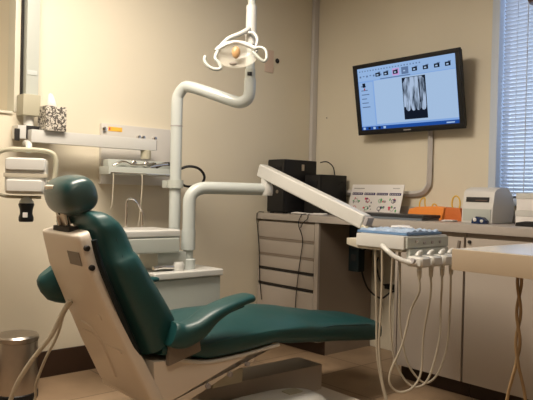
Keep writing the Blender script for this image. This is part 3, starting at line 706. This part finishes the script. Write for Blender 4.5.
# ---------------------------------------------------------------- cuspidor unit
t = thing('cuspidor_unit', 'pale grey cabinet with white lip and overhanging cuspidor box behind the chair', 'cuspidor', (.50, -1.60, 0))
MB().box((-.15, -.17, 0), (.15, .245, .585), .012).build('cabinet', 'greyw', t)
MB().box((-.16, -.18, .586), (.165, .252, .622), .012, seg=3).build('top_lip', 'white', t)
MB().box((-.10, -.12, .6225), (.09, .06, .72), .012).build('pedestal', 'greyw', t)
MB().box((-.15, -.38, .718), (.125, -.005, .80), .018, seg=3).build('cuspidor_box', 'greyw', t)
MB().box((-.15, -.38, .8005), (.125, -.002, .838), .014, seg=3).build('cuspidor_lid', 'white', t)
MB().tube([(.10, -.15, .640), (.10, -.09, .645), (.10, -.03, .640)], .012, n=12).build('cup_filler', 'chrome', t)
MB().lathe([(.001, 0), (.03, 0), (.033, .03), (.025, .045), (.001, .045)], T=Matrix.Translation((.10, .0, .6225)), n=20).build('bowl_drain', 'white', t)
# lamp post
P0 = Vector((.395, -1.495, 0)); P1 = Vector((.775, -1.285, 0))
t = thing('dental_lamp', 'white pole dental light with bent arm and two looped handles above the chair', 'dental lamp', (.395, -1.495, .6225))
zb = .6225; loc = lambda v: Vector(v) - Vector((.395, -1.495, zb))
MB().tube([loc((.395, -1.495, z_)) for z_ in (.835, 1.1, 1.35)] + [loc((.395, -1.495, 1.53)), loc((.40, -1.49, 1.575)), loc((.43, -1.475, 1.615)), loc((.47, -1.455, 1.617)), loc((.58, -1.392, 1.577)), loc((.68, -1.335, 1.537)), loc((.73, -1.31, 1.525)), loc((.765, -1.29, 1.545)), loc((.775, -1.285, 1.59)), loc((.775, -1.285, 1.65))], .032, n=20, smooth=5).build('post', 'tube', t)
MB().lathe([(.001, 0), (.034, 0), (.034, .004), (.030, .006), (.001, .006)], T=Matrix.Translation(loc((.395, -1.495, 1.40))), n=24).build('joint_line', 'greyp', t)
MB().lathe([(.001, 0), (.045, 0), (.045, .045), (.001, .045)], T=Matrix.Translation(loc((.395, -1.495, 1.055))), n=24).build('collar', 'greyw', t)
MB().box((-.09, -.03, 0), (-.045, .03, .042), .004, T=Matrix.Translation(loc((.395, -1.495, 1.055)))).build('collar_clamp', 'greyw', t)
MB().tube([loc((.395, -1.495, .836)), loc((.395, -1.495, .6228))], .032, n=20, smooth=0).build('post_foot', 'tube', t)
J = Vector((.775, -1.285, 1.65))
MB().lathe([(.001, 0), (.028, 0), (.028, .05), (.001, .05)], T=Matrix.Translation(loc(J)), n=24).build('swivel', 'greyw', t)
MB().box((.018, -.012, .012), (.031, .012, .032), .002, T=Matrix.Translation(loc(J)) @ Matrix.Rotation(math.radians(-45), 4, 'Z')).build('swivel_screw', 'blackm', t)
MB().tube([loc(J + Z * .05), loc(J + Z * .18)], .024, n=20, smooth=0).build('upper_sleeve', 'tube', t)
MB().tube([loc(J + Z * .18), loc(J + Z * .39)], [.031, .028], n=20, smooth=0).build('upper_arm', 'white', t)
MB().tube([loc(J + Z * .39), loc((.775, -1.285, H - .001))], .020, n=20, smooth=0).build('ceiling_stem', 'greyw', t)
MB().lathe([(.001, 0), (.07, 0), (.07, .02), (.001, .02)], T=Matrix.Translation(loc((.775, -1.285, H - .0215))), n=24).build('ceiling_plate', 'white', t)
# lamp head: local frame facing the dentist side (x right, y towards viewer, z up)
fx = Vector((.6609, .7501, 0)).normalized(); fy = Vector((.7501, -.6612, 0)).normalized()
LH = Matrix((fx, fy, Z)).transposed().to_4x4(); LH.translation = loc((.80, -1.36, 1.745))
lh = lambda *p: LH @ Vector(p)
hd = thing_ = bpy.data.objects.new('lamp_head', None)
bpy.data.objects.remove(hd)
# yoke from arm to head
yk = MB().tube([lh(.03, -.06, .175), lh(.02, -.03, .155), lh(-.02, .0, .125), lh(-.075, .02, .095), lh(-.115, .03, .05), lh(-.14, .04, .0)], [.015, .009], n=12).build('yoke', 'white', t)
MB().tube([lh(.02, -.03, .14), lh(.055, -.01, .135), lh(.075, .01, .10), lh(.07, .02, .06), lh(.055, .03, .045)], .008, n=12).build('yoke_loop', 'white', t)
# reflector dish: shallow curved translucent shield
ds = MB(); rings = []
for k in range(8):
    rr = .012 + .093 * k / 7
    rings.append([Matrix.Rotation(math.radians(28), 4, 'X') @ Vector((rr * 1.05 * math.cos(a * PI / 16), -.03 + (rr ** 2) * 3.2, rr * .78 * math.sin(a * PI / 16))) for a in range(32)])
for k in range(7, -1, -1):
    rings.append([v + Vector((0, .004, 0)) for v in rings[k]])
D0 = LH @ Matrix.Translation((-.03, .07, -.005))
ds.loft(rings, T=D0); ds.build('reflector', 'acrylic', t, sharp=50)
MB().tube([D0 @ (Matrix.Rotation(math.radians(28), 4, 'X') @ Vector((.11 * math.cos(a * PI / 12), .012, .084 * math.sin(a * PI / 12)))) for a in range(1, 12)], .008, n=10, smooth=3).build('reflector_rim', 'white', t)
MB().ell((0, .02, .014), (.022, .018, .032), T=D0).build('bulb_shield', 'bulb', t)
MB().ell((-.012, .035, -.047), (.020, .008, .010), T=D0).build('sensor', 'label', t)
MB().tube([D0 @ Vector(v) for v in [(-.095, 0, .03), (-.05, .01, .055), (0, .01, .07), (.05, .01, .055), (.10, 0, .035)]], .008, n=12).build('head_bar', 'white', t)
# looped handles
MB().tube([D0 @ Vector(v) for v in [(-.155, .03, -.01), (-.158, .035, -.035), (-.14, .04, -.062), (-.105, .04, -.078), (-.075, .04, -.072), (-.085, .035, -.045), (-.105, .03, -.02), (-.095, .01, .02)]], .009, n=12).build('handle', 'greyw', t)
MB().tube([D0 @ Vector(v) for v in [(.08, .0, .035), (.12, .01, .045), (.15, .02, .03), (.158, .03, -.01), (.145, .03, -.03), (.12, .03, -.015), (.085, .02, .02)]], .008, n=12).build('handle', 'greyw', t)

# ---------------------------------------------------------------- delivery unit
A0 = Vector((.565, -1.515, 0)); A1 = Vector((.70, -1.085, 0))
t = thing('delivery_boom', 'white tubular instrument arm with slanting beam reaching to the tray table', 'arm', (A0.x, A0.y, .6225))
lc = lambda v: Vector(v) - Vector((A0.x, A0.y, .6225))
MB().lathe([(.001, 0), (.040, 0), (.040, .05), (.033, .055), (.001, .055)], T=Matrix.Translation(lc((A0.x, A0.y, .6225))), n=28).build('base_collar', 'tube', t)
MB().tube([lc((A0.x, A0.y, .67)), lc((A0.x, A0.y, .73))], .027, n=20, smooth=0).build('swivel', 'greyw', t)
MB().tube([lc((A0.x, A0.y, .725)), lc((A0.x, A0.y, .83))], .038, n=24, smooth=0).build('sleeve', 'tube', t)
dr = (A1 - A0).normalized()
pp = [Vector((A0.x, A0.y, z_)) for z_ in (.83, .90, .97)] + [A0 + Z * 1.01 + dr * .006, A0 + Z * 1.04 + dr * .03, A0 + Z * 1.057 + dr * .07, A0 + Z * 1.06 + dr * .13, A0 + Z * 1.06 + dr * .3, A1 + Z * 1.06]
MB().tube([lc(v) for v in pp], .034, n=22, smooth=5).build('tube_arm', 'tube', t)
MB().lathe([(.001, 0), (.036, 0), (.040, .012), (.040, .045), (.030, .07), (.028, .115), (.001, .115)], T=Matrix.Translation(lc((A1.x, A1.y, 1.025))), n=28).build('elbow', 'white', t)
B0 = Vector((A1.x, A1.y, 1.158)); B1 = Vector((1.40, -1.045, .91))
d = (B1 - B0); L = d.length; xd = d.normalized(); yd = Z.cross(xd).normalized(); zd = xd.cross(yd)
BT = Matrix((xd, yd, zd)).transposed().to_4x4(); BT.translation = lc(B0)
MB().box((-.045, -.030, -.040), (L, .030, .034), .014, T=BT, seg=3).build('beam', 'white', t)
MB().box((L + .001, -.026, -.034), (L + .022, .026, .030), .006, T=BT).build('beam_end', 'greyp', t)
MB().tube([lc((B1.x - .01, B1.y, .90)), lc((B1.x + .02, B1.y - .02, .855))], .022, n=16, smooth=0).build('table_pivot', 'olive', t)
# tray table head
HX, HY = 1.765, -1.235
t = thing('delivery_console', 'beige instrument console with handpieces hanging on its front edge', 'console', (HX, HY, .81))
MB().box((-.265, .0, .0), (.0, .33, .058), .008).build('housing', 'white', t)
MB().prism([(-.33, .0), (-.26, -.012), (-.02, -.012), (-.02, .018), (-.33, .030)], .01, .30, axis=1, bev=.004).build('lower_ledge', 'hose', t)
MB().box((-.36, .06, -.01), (-.25, .26, .022), .006).build('pivot_plate', 'hose', t)
MB().box((.0005, .01, .006), (.012, .32, .052), .003).build('control_panel', 'greyw', t)
for y, z_ in ((.07, .036), (.13, .028), (.19, .028), (.25, .028)):
    MB().lathe([(.001, 0), (.007, 0), (.007, .005), (.001, .006)], T=Matrix.Translation((.012, y, z_)) @ Matrix.Rotation(PI / 2, 4, 'Y'), n=12).build('button', 'chrome' if y < .1 else 'greyp', t)
MB().tube([(-.10, -.02, .012), (-.06, -.035, -.005), (-.02, -.03, -.03), (.03, -.015, -.047), (.07, .0, -.05)], .011, n=12).build('pull_handle', 'white', t)
MB().box((.015, .0, -.055), (.055, .34, -.040), .006).build('holder_bar', 'greyw', t)
MB().box((.0, .02, -.05), (.02, .31, .004), .004).build('holder_mount', 'greyw', t)
HPY = [.03, .115, .20, .27]
for i, y in enumerate(HPY):
    MB().tube([(.058, y - .012, -.022), (.062, y - .004, -.008), (.066, y + .008, -.004)], [.013, .008], n=12, smooth=3).build('handpiece_head', 'white', t)
    MB().box((.018, y - .036, -.068), (.098, y + .036, -.022), .022, seg=3).build('holder', 'white', t)
    MB().tube([(.055, y - .045, -.040), (.058, y - .034, -.044)], .013, n=12, smooth=0).build('holder_joint', 'greyp', t)
    MB().tube([(.058, y, -.01), (.060, y, -.05), (.062, y, -.085)], [.011, .011], n=12, smooth=3).build('handpiece', 'white', t)
    MB().lathe([(.001, 0), (.009, 0), (.010, .03), (.001, .03)], T=Matrix.Translation((.062, y, -.115)), n=14).build('coupling', 'hose', t)
MB().tube([(.065, .318, -.045), (.065, .320, .00), (.068, .322, .035)], [.010, .007], n=12, smooth=3).build('syringe', 'label', t)
MB().box((.045, .303, -.062), (.085, .336, -.035), .006).build('syringe_holder', 'blackm', t)
for y in (.04, .29):
    MB().tube([(-.25, y, -.010), (-.25, y, -.0205)], .010, n=10, smooth=0).build('foot_bolt', 'blackm', t)
# blue tray
t = thing('instrument_tray', 'blue plastic instrument tray lined with crumpled pale blue film', 'tray', (1.63, -1.075, .8695))
t.scale = (.80, .84, 1)
tr = MB(); tr.box((-.19, -.15, 0), (.16, .16, .006), .002)
for a, b in (((-.19, -.15, .004), (.16, -.142, .011)), ((-.19, .152, .004), (.16, .16, .011)), ((-.19, -.15, .004), (-.182, .16, .011)), ((.152, -.15, .004), (.16, .16, .011))): tr.box(a, b, .002)
tr.build('tray_body', 'bluetray', t)
g = MB(); nx, ny = 22, 20; vs = []
for layer in (0, 1):
    for i in range(nx):
        for j in range(ny):
            x = -.178 + .326 * i / (nx - 1); y = -.138 + .286 * j / (ny - 1)
            h = .007 + .006 * math.sin(i * 1.3 + j * .7) * math.cos(j * 1.1 - i * .4) + .004 * random.random()
            vs.append(Vector((x, y, .0075 + (h if layer else 0))))
fs = []
for i in range(nx - 1):
    for j in range(ny - 1):
        a = i * ny + j; fs.append([a, a + ny, a + ny + 1, a + 1]); a += nx * ny; fs.append([a, a + 1, a + ny + 1, a + ny])
def wl(i, j, i2, j2): a = i * ny + j; b = i2 * ny + j2; fs.append([a, b, b + nx * ny, a + nx * ny])
for i in range(nx - 1): wl(i, 0, i + 1, 0); wl(i + 1, ny - 1, i, ny - 1)
for j in range(ny - 1): wl(0, j + 1, 0, j); wl(nx - 1, j, nx - 1, j + 1)
g.add(vs, fs); g.build('film_liner', 'ltblue', t, sharp=60)
for (x, y, a) in ((.02, -.02, .4), (-.05, .06, 1.2)):
    T = Matrix.Translation((x, y, .0285)) @ Matrix.Rotation(a, 4, 'Z')
    MB().tube([(-.06, 0, 0), (0, 0, .003), (.06, 0, 0)], .004, n=8, T=T).build('wrapped_tool', 'paper', t)
# hoses hanging under the console
X0 = HX + .062; 
def hp(i): return Vector((X0, HY + HPY[i], 0.81 - .116))
hs = [
 ([cp(375, 243, 2.85), cp(375.5, 270, 2.85), cp(376.5, 315, 2.86), cp(377, 353, 2.86), cp(381, 380, 2.86), cp(386, 402, 2.85), Vector((cp(390, 416, 2.84).x, cp(390, 416, 2.84).y, .006))], 'leftmost beige hose hanging straight below the console to the floor'),
 ([cp(382, 247, 2.80), cp(382, 280, 2.80), cp(380.5, 315, 2.80), cp(379, 347, 2.80), cp(382, 379, 2.79), cp(388, 404, 2.78), Vector((cp(394, 420, 2.76).x, cp(394, 420, 2.76).y, .006))], 'beige hose second from left, hanging straight below the console to the floor'),
 ([cp(393, 249, 2.78), cp(391.5, 280, 2.79), cp(390, 315, 2.80), cp(393, 353, 2.80), cp(404, 379, 2.80), cp(417, 387, 2.80), cp(429, 377, 2.80), cp(439, 340, 2.82), cp(440.5, 310, 2.85), hp(2) - Z * .05, hp(2)], 'beige hose looping in a wide low U below the third handpiece'),
 ([hp(0), hp(0) - Z * .06, cp(411, 310, 2.73), cp(402, 345, 2.74), cp(391, 370, 2.74), cp(390, 384, 2.74), cp(399, 392, 2.74), cp(412, 388, 2.74), cp(421, 372, 2.75), cp(423.5, 335, 2.76), hp(1) - Z * .08, hp(1)], 'beige hose looping between the first and second handpieces, lowest loop of all'),
 ([cp(400, 252, 2.86), cp(400, 285, 2.87), cp(400, 325, 2.88), cp(406, 358, 2.88), cp(415, 375, 2.88), cp(426, 383, 2.88), cp(438, 373, 2.88), cp(447, 345, 2.88), cp(450, 310, 2.90), hp(3) - Z * .05, hp(3)], 'rightmost beige hose looping below the fourth handpiece'),
]
for pts, lab in hs:
    cable('handpiece_hose', pts, .0050, 'hosedk', lab, 'hose', sm=8)

# ---------------------------------------------------------------- foreground table at the right
t = thing('side_table', 'pale laminate table corner with wood-coloured edge in the right foreground', 'table', (2.518, -2.055, 0))
MB().box((.004, .004, .857), (.90, 1.05, .910), .003).build('tabletop', 'tabletop', t)
e = MB(); e.box((0, -.004, .856), (.90, .0035, .909), .003); e.box((-.004, 0, .856), (.0035, 1.05, .909), .003); e.build('edge_band', 'wood', t)
for x in (.55, .84):
    for y in (.08, .96):
        MB().box((x - .02, y - .02, 0), (x + .02, y + .02, .8565), .004).build('leg', 'wood', t)
tx, ty = 2.665, -2.0
for ph, lab in ((0, 'tan cord strand twisted with its twin, hanging under the table corner, ending left'), (PI, 'tan cord strand twisted with its twin, hanging under the table corner, ending right')):
    pts = []
    for k in range(16):
        z_ = .852 - k * .0145; a = ph + k * .62; rr = .0046
        pts.append(Vector((tx + rr * math.cos(a), ty + rr * math.sin(a), z_)))
    sg = -1 if ph == 0 else 1
    pts += [Vector((tx + sg * .009, ty + sg * .009, .60)), Vector((tx + sg * .017, ty + sg * .017, .54)), Vector((tx + sg * .04, ty + sg * .035, .30)), Vector((tx + sg * .07, ty + sg * .06, .008))]
    cable('twisted_cord', pts, .0040, 'cord', lab, 'cord', sm=3)
cable('white_cord', [(2.80, -1.75, 0.917), (2.72, -1.735, .925), (2.685, -1.69, .935), (2.70, -1.64, .93), (2.76, -1.60, .915), (2.84, -1.58, .917)], .006, 'hose', 'beige cord looped on the pale foreground table top', 'cord')

# ---------------------------------------------------------------- view
for o in bpy.data.objects:
    if o.parent is None and 'label' in o and 'group' not in o:
        g = {'handpiece_hose': 'hoses hanging under the instrument console', 'cardboard_box': 'white boxes stacked under the blinds', 'gift_bag': 'orange bags on the counter',
             'wire': 'black wires around the computers and drawers', 'chair_hose': 'beige hoses falling from the chair back', 'twisted_cord': 'twisted tan cords under the table',
             'ceiling_light': 'ceiling panels', 'base_cabinet': 'base cabinets under the counter'}.get(o.name.split('.')[0])
        if g: o['group'] = g
S.view_settings.view_transform = 'Standard'; S.view_settings.look = 'None'; S.view_settings.exposure = 0.0; S.view_settings.gamma = 1
